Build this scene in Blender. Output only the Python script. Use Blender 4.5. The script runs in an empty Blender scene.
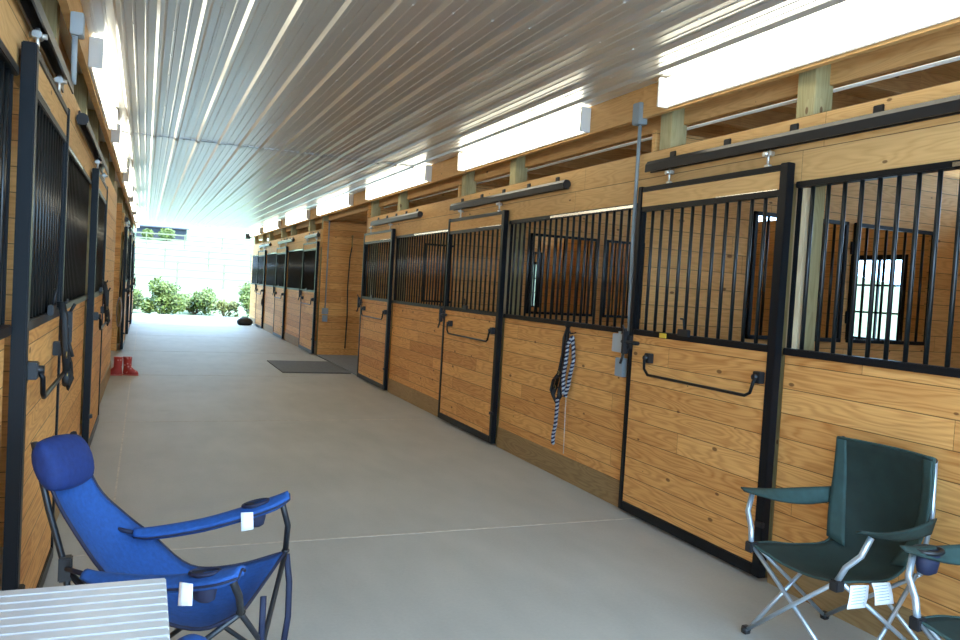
import bpy, bmesh, math, random
from mathutils import Vector, Matrix
random.seed(7)
SC = bpy.context.scene
C = SC.collection
PI = math.pi

# ------------------------------------------------------------ materials
def newmat(name):
    m = bpy.data.materials.new(name); m.use_nodes = True
    nt = m.node_tree; b = nt.nodes['Principled BSDF']
    return m, nt, b
def plain(name, col, rough=.5, metal=0, noise=0, nscale=20, bump=0, sheen=0):
    m, nt, b = newmat(name)
    b.inputs['Base Color'].default_value = (*col, 1)
    b.inputs['Roughness'].default_value = rough
    b.inputs['Metallic'].default_value = metal
    if sheen: b.inputs['Sheen Weight'].default_value = sheen
    if noise or bump:
        n = nt.nodes.new('ShaderNodeTexNoise'); n.inputs['Scale'].default_value = nscale; n.inputs['Detail'].default_value = 5
        tc = nt.nodes.new('ShaderNodeTexCoord'); nt.links.new(tc.outputs['Object'], n.inputs['Vector'])
        if noise:
            r = nt.nodes.new('ShaderNodeValToRGB')
            r.color_ramp.elements[0].position = .3; r.color_ramp.elements[1].position = .7
            r.color_ramp.elements[0].color = (*[c*(1-noise) for c in col], 1)
            r.color_ramp.elements[1].color = (*[min(1, c*(1+noise)) for c in col], 1)
            nt.links.new(n.outputs['Fac'], r.inputs['Fac']); nt.links.new(r.outputs['Color'], b.inputs['Base Color'])
        if bump:
            bp = nt.nodes.new('ShaderNodeBump'); bp.inputs['Strength'].default_value = bump; bp.inputs['Distance'].default_value = .01
            nt.links.new(n.outputs['Fac'], bp.inputs['Height']); nt.links.new(bp.outputs['Normal'], b.inputs['Normal'])
    return m

def wood(name, light, dark, pitch=.133, groove=True, along='uv', knots=True, offset=0.0, stain=0.0):
    """pine boards lying along u = x + y (a wall either way), stacked along v = z"""
    m, nt, b = newmat(name); N = nt.nodes; L = nt.links
    geo = N.new('ShaderNodeNewGeometry'); sep = N.new('ShaderNodeSeparateXYZ'); L.new(geo.outputs['Position'], sep.inputs[0])
    def math_(op, a, bb=None, cc=None):
        n = N.new('ShaderNodeMath'); n.operation = op
        for i, v in enumerate((a, bb, cc)):
            if v is None: continue
            if isinstance(v, (int, float)): n.inputs[i].default_value = v
            else: L.new(v, n.inputs[i])
        return n.outputs[0]
    if along == 'uv':
        u = math_('ADD', sep.outputs['X'], sep.outputs['Y']); v = sep.outputs['Z']
    elif along == 'x': u = sep.outputs['X']; v = math_('ADD', sep.outputs['Y'], sep.outputs['Z'])
    else: u = sep.outputs['Z']; v = math_('ADD', sep.outputs['X'], sep.outputs['Y'])
    vb = math_('DIVIDE', math_('SUBTRACT', v, offset), pitch)
    idx = math_('FLOOR', vb); fr = math_('FRACT', vb)
    # butt joints: each course is cut to lengths, random start
    rnd = N.new('ShaderNodeTexWhiteNoise'); rnd.noise_dimensions = '1D'; L.new(idx, rnd.inputs['W'])
    ul = math_('DIVIDE', math_('ADD', u, math_('MULTIPLY', rnd.outputs['Value'], 7.3)), 2.44)
    uidx = math_('FLOOR', ul)
    cmb = N.new('ShaderNodeCombineXYZ'); L.new(uidx, cmb.inputs[0]); L.new(idx, cmb.inputs[1])
    rnd2 = N.new('ShaderNodeTexWhiteNoise'); rnd2.noise_dimensions = '2D'; L.new(cmb.outputs[0], rnd2.inputs['Vector'])
    # growth rings, cathedral shapes: noise stretched along the board, wrapped by a sine
    cv = N.new('ShaderNodeCombineXYZ')
    L.new(math_('ADD', math_('MULTIPLY', u, .9), math_('MULTIPLY', rnd2.outputs['Value'], 40)), cv.inputs[0])
    L.new(math_('MULTIPLY', v, 7.0), cv.inputs[1]); L.new(math_('MULTIPLY', idx, 3.1), cv.inputs[2])
    n1 = N.new('ShaderNodeTexNoise'); n1.inputs['Scale'].default_value = 1.0; n1.inputs['Detail'].default_value = 2; L.new(cv.outputs[0], n1.inputs['Vector'])
    ring = math_('SINE', math_('MULTIPLY', n1.outputs['Fac'], 105.0))
    ring = math_('MULTIPLY', math_('ADD', ring, 1.0), .5)
    ring = math_('POWER', ring, 1.6)
    cv2 = N.new('ShaderNodeCombineXYZ'); L.new(math_('MULTIPLY', u, 2.5), cv2.inputs[0]); L.new(math_('MULTIPLY', v, 90), cv2.inputs[1])
    n2 = N.new('ShaderNodeTexNoise'); n2.inputs['Scale'].default_value = 1.0; n2.inputs['Detail'].default_value = 3; L.new(cv2.outputs[0], n2.inputs['Vector'])
    fac = math_('ADD', math_('MULTIPLY', ring, .36), math_('MULTIPLY', n2.outputs['Fac'], .85))
    fac = math_('ADD', fac, math_('MULTIPLY', math_('SUBTRACT', rnd2.outputs['Value'], .75), .5))
    mix = N.new('ShaderNodeMix'); mix.data_type = 'RGBA'; mix.clamp_factor = True
    L.new(fac, mix.inputs[0]); mix.inputs[6].default_value = (*light, 1); mix.inputs[7].default_value = (*dark, 1)
    col = mix.outputs[2]
    if knots:
        cv3 = N.new('ShaderNodeCombineXYZ'); L.new(math_('MULTIPLY', u, 2.3), cv3.inputs[0]); L.new(math_('MULTIPLY', v, 4.6), cv3.inputs[1])
        vo = N.new('ShaderNodeTexVoronoi'); vo.voronoi_dimensions = '2D'; vo.inputs['Scale'].default_value = 1.0; L.new(cv3.outputs[0], vo.inputs['Vector'])
        sc = N.new('ShaderNodeSeparateColor'); L.new(vo.outputs['Color'], sc.inputs[0])
        size = math_('MULTIPLY', math_('MAXIMUM', math_('SUBTRACT', sc.outputs[0], .45), 0), .125)
        k = math_('SUBTRACT', 1.0, math_('DIVIDE', vo.outputs['Distance'], math_('ADD', size, .0001)))
        k = N_clamp = math_('MINIMUM', math_('MAXIMUM', math_('MULTIPLY', k, 2.5), 0), .8)
        mk = N.new('ShaderNodeMix'); mk.data_type = 'RGBA'; L.new(k, mk.inputs[0]); L.new(col, mk.inputs[6]); mk.inputs[7].default_value = (.12, .045, .014, 1)
        col = mk.outputs[2]
    if groove:
        d = math_('ABSOLUTE', math_('SUBTRACT', fr, .5)); g = math_('GREATER_THAN', d, .5-.0022/pitch*1.0)
        uf = math_('ABSOLUTE', math_('SUBTRACT', math_('FRACT', ul), .5)); g2 = math_('GREATER_THAN', uf, .5-.0012/2.44)
        g = math_('MAXIMUM', g, g2)
        mg = N.new('ShaderNodeMix'); mg.data_type = 'RGBA'; L.new(math_('MULTIPLY', g, .8), mg.inputs[0]); L.new(col, mg.inputs[6]); mg.inputs[7].default_value = (.07, .03, .01, 1)
        col = mg.outputs[2]
    L.new(col, b.inputs['Base Color'])
    b.inputs['Roughness'].default_value = .55
    b.inputs['Specular IOR Level'].default_value = .2
    return m

M = {}
PINE_L = (.84, .45, .15); PINE_D = (.50, .19, .045)
M['boards'] = wood('pine_boards', PINE_L, PINE_D)
M['header'] = wood('pine_header', (.80, .50, .21), (.60, .32, .11), pitch=.18, offset=2.16-.18*12)
M['beam'] = wood('pine_beam', (.80, .50, .21), (.60, .32, .11), pitch=.6, groove=False, offset=2.6)
M['inner'] = wood('pine_boards_inside_lightened', (.88, .52, .20), (.62, .30, .09))  # lighter copy of the pine, brightening the dim stall interiors by colour
M['joist'] = wood('joist_wood', (.72, .44, .18), (.5, .26, .09), pitch=.5, groove=False, along='x')
M['post'] = wood('treated_post_wood', (.50, .44, .24), (.32, .27, .12), pitch=.2, groove=False, along='z')
M['palepost'] = wood('pale_post_wood', (.72, .62, .42), (.56, .44, .25), pitch=.2, groove=False, along='z')
M['skirt'] = wood('treated_skirt_wood', (.40, .26, .12), (.24, .145, .06), pitch=.4, groove=False, knots=False)
M['black'] = plain('black_enamel_steel', (.006, .007, .009), .36, 0)
M['black'].node_tree.nodes['Principled BSDF'].inputs['Specular IOR Level'].default_value = .2
M['blackbar'] = plain('black_bar_steel', (.006, .008, .009), .3, 0)
M['track'] = plain('dark_grey_track_steel', (.035, .034, .034), .32, .5)
M['zinc'] = plain('zinc_steel', (.62, .62, .60), .35, .9)
M['highlightsteel'] = plain('rail_highlight_steel', (.50, .49, .46), .22, 1)  # bare bright steel for the highlight strips on the grille rails
M['alu'] = plain('brushed_aluminium', (.74, .77, .80), .32, .85)
M['slat'] = plain('anodised_slats', (.64, .65, .67), .36, .3)
M['pvc'] = plain('grey_pvc', (.27, .32, .35), .5)
M['pvclight'] = plain('light_grey_plastic', (.42, .46, .48), .5)
M['white'] = plain('white_enamel', (.8, .8, .78), .4)
M['yellow'] = plain('yellow_sticker', (.75, .5, .04), .5)
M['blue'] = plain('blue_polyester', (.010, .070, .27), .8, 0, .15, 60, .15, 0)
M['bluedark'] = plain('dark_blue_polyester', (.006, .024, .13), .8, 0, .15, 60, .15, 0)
M['navy'] = plain('navy_binding', (.008, .012, .04), .7)
M['green'] = plain('dark_green_polyester', (.008, .021, .017), .75, 0, .25, 12, .2, 0)
M['greenlight'] = plain('faded_green_polyester', (.020, .050, .045), .75, 0, .2, 20, .2, 0)
M['tube'] = plain('light_steel_tube', (.50, .58, .66), .3, .7)
M['blacktube'] = plain('black_tube', (.015, .016, .02), .4)
M['plastic'] = plain('black_plastic', (.012, .012, .014), .45)
M['paper'] = plain('white_paper', (.82, .85, .88), .7)
M['ropeblue'] = plain('navy_rope', (.012, .018, .05), .8)
M['ropewhite'] = plain('white_rope', (.38, .40, .43), .8)
M['nylon'] = plain('black_nylon', (.012, .012, .013), .6)
M['red'] = plain('red_rubber', (.50, .055, .035), .4)
def dotted():
    m, nt, b = newmat('red_dotted_rubber'); N = nt.nodes; L = nt.links
    tc = N.new('ShaderNodeTexCoord'); v = N.new('ShaderNodeTexVoronoi'); v.inputs['Scale'].default_value = 22; L.new(tc.outputs['Object'], v.inputs['Vector'])
    r = N.new('ShaderNodeValToRGB'); r.color_ramp.interpolation = 'CONSTANT'; r.color_ramp.elements[0].color = (.60, .22, .18, 1); r.color_ramp.elements[1].position = .30; r.color_ramp.elements[1].color = (.42, .035, .025, 1)
    L.new(v.outputs['Distance'], r.inputs['Fac']); L.new(r.outputs['Color'], b.inputs['Base Color']); b.inputs['Roughness'].default_value = .4
    return m
M['red'] = dotted()
M['pink'] = plain('pink_rubber_pattern', (.62, .16, .12), .45)
M['mat'] = plain('grey_rubber_mat', (.12, .115, .11), .8, 0, .2, 30, .2)
M['mat2'] = plain('bluish_rubber_mat', (.20, .21, .22), .75, 0, .2, 30, .2)
M['brass'] = plain('brass', (.30, .22, .08), .3, 1)
M['foliage'] = plain('leaf_green', (.075, .11, .014), .6, 0, .4, 3)
M['foliage2'] = plain('leaf_olive', (.10, .11, .02), .6, 0, .4, 3)
M['bark'] = plain('bark', (.12, .08, .05), .9, 0, .3, 8, .5)
M['grass'] = plain('dry_grass_ground', (.12, .15, .07), .95, 0, .3, .6, .3)
M['gravel'] = plain('pale_gravel', (.30, .33, .34), .95, 0, .15, 6, .3)
M['shed'] = plain('slate_grey_siding', (.032, .036, .05), .7, 0, .2, 2)
M['shedroof'] = plain('dark_shed_roof', (.05, .05, .06), .6)
M['fence'] = plain('weathered_fence', (.15, .15, .09), .6)
M['fencegrey'] = plain('grey_fence_wood', (.14, .15, .09), .8)

def concrete():
    m, nt, b = newmat('concrete_floor'); N = nt.nodes; L = nt.links
    geo = N.new('ShaderNodeNewGeometry')
    def noise(scale, det, stretch=(1, 1, 1)):
        mp = N.new('ShaderNodeMapping'); mp.inputs['Scale'].default_value = stretch; L.new(geo.outputs['Position'], mp.inputs[0])
        n = N.new('ShaderNodeTexNoise'); n.inputs['Scale'].default_value = scale; n.inputs['Detail'].default_value = det; L.new(mp.outputs[0], n.inputs['Vector']); return n.outputs['Fac']
    big = noise(.8, 4); mid = noise(5, 6, (1, .35, 1)); fine = noise(60, 4)
    def mth(op, a, c):
        n = N.new('ShaderNodeMath'); n.operation = op
        for i, v in enumerate((a, c)):
            if isinstance(v, (int, float)): n.inputs[i].default_value = v
            else: L.new(v, n.inputs[i])
        return n.outputs[0]
    f = mth('ADD', mth('MULTIPLY', big, .45), mth('ADD', mth('MULTIPLY', mid, .35), mth('MULTIPLY', fine, .2)))
    r = N.new('ShaderNodeValToRGB'); L.new(f, r.inputs['Fac'])
    r.color_ramp.elements[0].position = .32; r.color_ramp.elements[1].position = .68
    r.color_ramp.elements[0].color = (.35, .335, .30, 1); r.color_ramp.elements[1].color = (.46, .44, .395, 1)
    # a few dark stains
    sp = noise(1.7, 2); st = N.new('ShaderNodeValToRGB'); L.new(sp, st.inputs['Fac']); st.color_ramp.elements[0].position = .70; st.color_ramp.elements[1].position = .78
    mx = N.new('ShaderNodeMix'); mx.data_type = 'RGBA'; L.new(mth('MULTIPLY', st.outputs['Color'], .25), mx.inputs[0]); L.new(r.outputs['Color'], mx.inputs[6]); mx.inputs[7].default_value = (.16, .14, .12, 1)
    L.new(mx.outputs[2], b.inputs['Base Color'])
    b.inputs['Roughness'].default_value = .55; b.inputs['Specular IOR Level'].default_value = .35
    bp = N.new('ShaderNodeBump'); bp.inputs['Strength'].default_value = .12; bp.inputs['Distance'].default_value = .004
    L.new(fine, bp.inputs['Height']); L.new(bp.outputs['Normal'], b.inputs['Normal'])
    return m
M['concrete'] = concrete()
M['joint'] = plain('joint_filler', (.50, .45, .38), .8, 0, .2, 20)
def tin():
    m, nt, b = newmat('galvanised_ceiling_steel'); N = nt.nodes; L = nt.links
    b.inputs['Base Color'].default_value = (.80, .84, .86, 1); b.inputs['Metallic'].default_value = .8
    geo = N.new('ShaderNodeNewGeometry'); n = N.new('ShaderNodeTexNoise'); n.inputs['Scale'].default_value = 1.6; n.inputs['Detail'].default_value = 2
    L.new(geo.outputs['Position'], n.inputs['Vector'])
    mr = N.new('ShaderNodeMapRange'); mr.inputs['To Min'].default_value = .29; mr.inputs['To Max'].default_value = .35; L.new(n.outputs['Fac'], mr.inputs['Value']); L.new(mr.outputs[0], b.inputs['Roughness'])
    return m
M['tin'] = tin()
def emis(name, col, s):
    m, nt, b = newmat(name)
    b.inputs['Base Color'].default_value = (.9, .9, .88, 1)
    b.inputs['Emission Color'].default_value = (*col, 1); b.inputs['Emission Strength'].default_value = s
    return m
LAMP = 8.5
M['lamp'] = emis('fluorescent_lens', (1.0, .92, .70), LAMP)
def glass():
    m, nt, b = newmat('window_glass'); N = nt.nodes
    t = N.new('ShaderNodeBsdfTransparent'); t.inputs[0].default_value = (.93, .96, .97, 1)
    g = N.new('ShaderNodeBsdfGlossy'); g.inputs['Roughness'].default_value = .03
    x = N.new('ShaderNodeMixShader'); x.inputs[0].default_value = .06
    nt.links.new(t.outputs[0], x.inputs[1]); nt.links.new(g.outputs[0], x.inputs[2]); nt.links.new(x.outputs[0], N['Material Output'].inputs[0])
    return m
M['glass'] = glass()

# ------------------------------------------------------------ mesh builder
class MB:
    def __init__(s): s.v = []; s.f = []; s.sm = []
    def add(s, vs, fs, smooth=False):
        k = len(s.v); s.v += [tuple(p) for p in vs]; s.f += [tuple(i+k for i in f) for f in fs]; s.sm += [smooth]*len(fs); return s
    def box(s, x0, y0, z0, x1, y1, z1):
        x0, x1 = sorted((x0, x1)); y0, y1 = sorted((y0, y1)); z0, z1 = sorted((z0, z1))
        return s.add([(x0,y0,z0),(x1,y0,z0),(x1,y1,z0),(x0,y1,z0),(x0,y0,z1),(x1,y0,z1),(x1,y1,z1),(x0,y1,z1)],
                     [(0,3,2,1),(4,5,6,7),(0,1,5,4),(1,2,6,5),(2,3,7,6),(3,0,4,7)])
    def rbox(s, x0, y0, z0, x1, y1, z1, r=.004):
        """box with bevelled edges"""
        bm = bmesh.new(); x0, x1 = sorted((x0, x1)); y0, y1 = sorted((y0, y1)); z0, z1 = sorted((z0, z1))
        bmesh.ops.create_cube(bm, size=1)
        for v in bm.verts: v.co = Vector(((x0+x1)/2+v.co.x*(x1-x0), (y0+y1)/2+v.co.y*(y1-y0), (z0+z1)/2+v.co.z*(z1-z0)))
        bmesh.ops.bevel(bm, geom=bm.edges[:], offset=r, segments=2, affect='EDGES')
        bm.verts.index_update(); s.add([v.co[:] for v in bm.verts], [[v.index for v in f.verts] for f in bm.faces]); bm.free(); return s
    def tube(s, path, r, n=8, closed=False, caps=True, flat=None):
        P = [Vector(p) for p in path]; m = len(P); vs = []; up = None
        for i, p in enumerate(P):
            if closed: t = P[(i+1) % m]-P[i-1]
            elif i == 0: t = P[1]-P[0]
            elif i == m-1: t = P[-1]-P[-2]
            else: t = (P[i+1]-P[i]).normalized()+(P[i]-P[i-1]).normalized()
            t.normalize()
            if up is None: up = Vector((0,0,1)) if abs(t.z) < .9 else Vector((0,1,0))
            a = t.cross(up)
            if a.length < 1e-4: a = t.orthogonal()
            a.normalize(); bb = a.cross(t).normalized(); up = bb
            rr = r[i] if isinstance(r, (list, tuple)) else r
            ra, rb = (rr, rr) if flat is None else (rr, rr*flat)
            vs += [p+a*math.cos(2*PI*k/n)*ra+bb*math.sin(2*PI*k/n)*rb for k in range(n)]
        fs = []
        for i in range(m if closed else m-1):
            for k in range(n):
                fs.append((i*n+k, i*n+(k+1) % n, ((i+1) % m)*n+(k+1) % n, ((i+1) % m)*n+k))
        k0 = len(s.v); s.add(vs, fs, n > 4)
        if caps and not closed:
            s.f += [tuple(k0+k for k in range(n))[::-1], tuple(k0+(m-1)*n+k for k in range(n))]; s.sm += [False, False]
        return s
    def sphere(s, c, r, nu=14, nv=8, fn=None):
        vs = []; fs = []; r = r if isinstance(r, (tuple, list)) else (r, r, r)
        for j in range(nv+1):
            th = PI*j/nv
            for i in range(nu):
                ph = 2*PI*i/nu; p = Vector((math.sin(th)*math.cos(ph)*r[0], math.sin(th)*math.sin(ph)*r[1], math.cos(th)*r[2]))
                if fn: p = fn(p)
                vs.append(Vector(c)+p)
        for j in range(nv):
            for i in range(nu): fs.append((j*nu+i, (j+1)*nu+i, (j+1)*nu+(i+1) % nu, j*nu+(i+1) % nu))
        return s.add(vs, fs, True)
    def loft(s, rings, caps=True):
        n = len(rings[0]); vs = [p for r in rings for p in r]; fs = []
        for i in range(len(rings)-1):
            for k in range(n): fs.append((i*n+k, i*n+(k+1) % n, (i+1)*n+(k+1) % n, (i+1)*n+k))
        if caps: fs += [tuple(range(n))[::-1], tuple((len(rings)-1)*n+k for k in range(n))]
        return s.add(vs, fs, True)
    def patch(s, rows, sub=4, thick=.006):
        """cloth through a net of points, given thickness"""
        def cr(p, t):
            n = len(p)-1; x = t*n; i = min(int(x), n-1); f = x-i
            g = lambda k: p[k] if 0 <= k <= n else (2*p[0]-p[1] if k < 0 else 2*p[n]-p[n-1])
            a, b_, c, d = g(i-1), g(i), g(i+1), g(i+2)
            return .5*((2*b_)+(c-a)*f+(2*a-5*b_+4*c-d)*f*f+(3*b_-a-3*c+d)*f*f*f)
        R = [[Vector(p) for p in r] for r in rows]; nu = (len(R[0])-1)*sub; nv = (len(R)-1)*sub
        cols = [[cr(r, i/nu) for i in range(nu+1)] for r in R]
        G = [[cr([c[i] for c in cols], j/nv) for i in range(nu+1)] for j in range(nv+1)]
        top = []; bot = []
        for j in range(nv+1):
            for i in range(nu+1):
                du = G[j][min(i+1, nu)]-G[j][max(i-1, 0)]; dv = G[min(j+1, nv)][i]-G[max(j-1, 0)][i]
                nn = du.cross(dv).normalized() if du.cross(dv).length > 1e-9 else Vector((0,0,1))
                top.append(G[j][i]+nn*thick/2); bot.append(G[j][i]-nn*thick/2)
        K = len(top); w = nu+1; fs = []
        for j in range(nv):
            for i in range(nu):
                a = j*w+i; fs.append((a, a+1, a+w+1, a+w)); fs.append((K+a, K+a+w, K+a+w+1, K+a+1))
        ed = [i for i in range(nu+1)]+[j*w+nu for j in range(1, nv+1)]+[nv*w+i for i in range(nu-1, -1, -1)]+[j*w for j in range(nv-1, 0, -1)]
        for k in range(len(ed)): a, b_ = ed[k], ed[(k+1) % len(ed)]; fs.append((a, K+a, K+b_, b_))
        s.add(top+bot, fs, True); return [G[0], [g[-1] for g in G], G[-1], [g[0] for g in G]]
    def mesh(s, name):
        me = bpy.data.meshes.new(name); me.from_pydata([tuple(p) for p in s.v], [], s.f); me.update()
        me.polygons.foreach_set('use_smooth', s.sm); return me
    def build(s, name, mat, parent=None, loc=(0,0,0)):
        me = s.mesh(name); me.materials.append(M[mat] if isinstance(mat, str) else mat)
        o = bpy.data.objects.new(name, me); C.objects.link(o); o.parent = parent; o.location = loc; return o
def tag(o, label=None, cat=None, group=None, kind=None):
    if label: o['label'] = label
    if cat: o['category'] = cat
    if group: o['group'] = group
    if kind: o['kind'] = kind
    return o
def thing(name, label, cat, loc=(0,0,0), rz=0, group=None):
    o = bpy.data.objects.new(name, None); C.objects.link(o); o.location = loc; o.rotation_euler = (0,0,rz); o.empty_display_size = .1
    return tag(o, label, cat, group)
def struct(name, mb, mat, left=False):
    o = mb.build(name, mat); tag(o, kind='structure')
    if left: skewl(o)
    return o
# the left stall front stands very slightly out of parallel with the right one
LR = -.0045; LP = Vector((-.378, 3.3, 0))
def lm(): return Matrix.Translation(LP) @ Matrix.Rotation(LR, 4, 'Z') @ Matrix.Translation(-LP)
def skewl(o):
    p = lm() @ Vector(o.location); o.location = p; o.rotation_euler[2] += LR; return o

# ------------------------------------------------------------ dimensions
XF = 3.137            # right door face
XB = XF+.05           # back of right doors
XW = 3.20             # right board wall face
YN, YE = -.55, 27.0   # near and far end of the barn
ZC = 2.98
GB, GT = 1.25, 2.17   # grille bottom and top
LF = -.378; LB = LF-.05; LW = LF-.063
HT = 2.52             # header top
BD = 3.70             # stall depth

# ------------------------------------------------------------ shell
struct('floor', MB().box(-4.3, YN, -.12, 7.1, YE+1.6, 0), 'concrete')
for i, y in enumerate((.75, 4.56, 8.52, 12.38, 16.1, 20.0, 23.8)):
    j = MB().box(-.36, y-.008, -.02, 3.2, y+.008, .0015); struct('trim_%d' % (i+1), j, 'joint')
struct('trim_8', MB().box(-.13, YN, -.02, -.118, YE, .0012), 'joint')
def ceiling(y0, y1, dz):
    # ribbed steel sheet: a main rib every 0.229 m, two small ribs between
    prof = []; x = LF-.16; P = .2286
    x0 = .033-P*3
    while x0 < 3.36:
        for dx, d in ((-.028, 0), (-.011, .022), (.011, .022), (.028, 0), (.070, 0), (.074, .004), (.086, .004), (.090, 0), (.138, 0), (.142, .004), (.154, .004), (.158, 0)):
            prof.append((x0+dx, ZC+dz-d))
        x0 += P
    prof = [p for p in prof if LF-.2 < p[0] < 3.29]
    vs = [(x, y0, z) for x, z in prof]+[(x, y1, z) for x, z in prof]; n = len(prof)
    mb = MB().add(vs, [(i, i+n, i+n+1, i+1) for i in range(n-1)])
    vs2 = [(x, y, z+.03) for (x, y, z) in vs]
    mb.box(LF-.27, y0, ZC+dz+.008, XF+.27, y1, ZC+dz+.02)
    return mb
struct('ceiling', ceiling(YN, 9.56, 0), 'tin')
struct('ceiling', ceiling(9.54, 18.2, -.012), 'tin')
struct('ceiling', ceiling(18.18, YE, .0), 'tin')
mb = MB()
for y in [YN+.4+i*.61 for i in range(44)]:
    for k in range(16):
        x = -.4+.033+.2286*k+.055-.04+.05*0
        mb.tube([(x, y, ZC+.002), (x, y, ZC-.007)], .006, 6)
tag(mb.build('ceiling_screws', 'white'), 'rows of small screw heads along the ribbed steel ceiling', 'screws', kind='stuff')

# beams
def beams(s):
    L_ = s < 0
    if not L_: a = lambda d: XF+.02+d
    else: a = lambda d: LF-.02-d
    struct('beam', MB().box(a(0), YN, 2.76, a(.04), YE, ZC+.0), 'beam', L_)
    struct('beam', MB().box(a(.18), YN, 2.70, a(.22), YE, ZC), 'beam', L_)
beams(1); beams(-1)
# posts between the two beams
def post(s, y, w=.13, z1=2.975, mat='post', zb=0):
    x0, x1 = (XW+.04, XW+.135) if s > 0 else (LW-.04, LW-.135)
    x1 = x0+(.128 if s > 0 else -.128); x0 += (.0 if s > 0 else 0)
    struct('support_post', MB().rbox(x0, y-w/2, zb, x1, y+w/2, z1), mat, s < 0)
for y in (-.35, 3.36, 7.09, 10.85, 12.33): post(1, y)
for y in (4.62, 8.38): post(1, y, zb=GT)
for y in (16.07, 17.5, 19.8, 21.3, 23.55, 25.0, 26.9): post(1, y)
for y in (.9, 3.33, 4.85, 7.0, 8.5, 10.5, 12.33, 16.07, 17.6, 19.8, 21.4, 23.55, 25.0, 26.9): post(-1, y)

# stall front boards.  each bay: lower panel, header, skirt
def wallbit(s, y0, y1, z0, z1, mat='boards', name=None, t=.035):
    x0, x1 = (XW, XW+t) if s > 0 else (LW, LW-t)
    struct(name or ('wall_right' if s > 0 else 'wall_left'), MB().box(x0, y0, z0, x1, y1, z1), mat, s < 0)
def skirt(s, y0, y1):
    x0, x1 = (XW-.012, XW+.01) if s > 0 else (LW+.012, LW-.01)
    struct('baseboard_right' if s > 0 else 'baseboard_left', MB().box(x0, y0, .0, x1, y1, .19), 'skirt', s < 0)
R_DOORS = [(3.34, 1.41), (7.0, 1.53), (10.76, 1.55), (16.03, 1.5), (19.82, 1.5), (23.56, 1.5)]
R_GRILLES = [(.95, 3.33), (4.76, 6.98), (8.55, 10.74), (17.55, 19.8), (21.34, 23.54), (25.08, 26.85)]
L_DOORS = [(3.24, 1.27), (7.0, 1.5), (16.05, 1.5), (19.85, 1.5), (23.6, 1.5)]
L_GRILLES = [(.95, 3.20), (4.53, 6.97), (17.6, 19.82), (21.4, 23.57), (25.15, 26.85)]
for (y0, y1) in R_GRILLES:
    wallbit(1, y0, y1, 0, GB); skirt(1, y0, y1)
for (y0, y1) in L_GRILLES:
    wallbit(-1, y0, y1, 0, GB); skirt(-1, y0, y1)
wallbit(1, YN, .95, 0, GT); wallbit(-1, YN, .95, 0, GT)
for (y0, y1) in ((YN, 12.4), (16.0, YE)):
    wallbit(1, y0, y1, GT, HT, 'header'); wallbit(-1, y0, y1, GT, HT, 'header')
wallbit(-1, 8.52, 12.4, 0, GT, 'boards')
skirt(-1, 8.55, 12.4)
wallbit(1, 26.85, YE, 0, GT); wallbit(-1, 26.85, YE, 0, GT)
# cleats where the grilles end
for y in (3.335,): struct('trim_9', MB().box(XW+.01, 3.27, GB, XW+.04, 3.345, GT), 'palepost')
struct('trim_10', MB().box(XW+.01, 6.985, GB, XW+.04, 7.06, GT), 'palepost')
struct('trim_11', MB().box(XW+.01, 10.745, GB, XW+.04, 10.82, GT), 'palepost')
struct('trim_12', MB().box(LW-.01, 3.18, GB, LW-.04, 3.26, GT), 'palepost', True)
struct('trim_13', MB().box(LW-.01, 6.96, GB, LW-.04, 7.04, GT), 'palepost', True)
struct('trim_14', MB().rbox(LW-.005, 12.39, 0, LW-.11, 12.43, HT+.2), 'palepost', True)
struct('trim_15', MB().rbox(XW-.0, 12.36, 0, XW+.12, 12.42, HT+.2), 'boards')

# partitions between stalls, across the stall depth, with two barred openings
XBK = XW+BD      # back wall face
LBK = LW-BD
def partition(s, y, openings, top=2.68, name='wall_partition', mat='inner'):
    xs0, xs1 = (XW+.04, XBK) if s > 0 else (LBK, LW-.04)
    mb = MB(); t = .02
    if not openings: mb.box(xs0, y-t, 0, xs1, y+t, top)
    else:
        mb.box(xs0, y-t, 0, xs1, y+t, 1.27); mb.box(xs0, y-t, 2.19, xs1, y+t, top)
        x = xs0
        for (a, b_) in openings: mb.box(x, y-t, 1.27, a, y+t, 2.19); x = b_
        mb.box(x, y-t, 1.27, xs1, y+t, 2.19)
    struct(name, mb, mat, s < 0)
OPEN = {4.755: ((4.14, 5.08), (5.15, 6.06)), 8.53: ((4.16, 5.08), (5.2, 6.12)), 12.39: ((4.16, 5.05), (5.35, 6.3))}
for y, op in OPEN.items(): partition(1, y, op)
partition(1, 16.0, None, 2.68, mat='boards'); partition(1, 19.81, None); partition(1, 23.55, None); partition(1, YE-.03, None); partition(1, .93, None)
for y in (.93, 4.8, 8.51, 12.41): partition(-1, y, None)
partition(-1, 16.0, None, mat='boards'); partition(-1, 19.82, None); partition(-1, 23.57, None); partition(-1, YE-.03, None)
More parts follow.
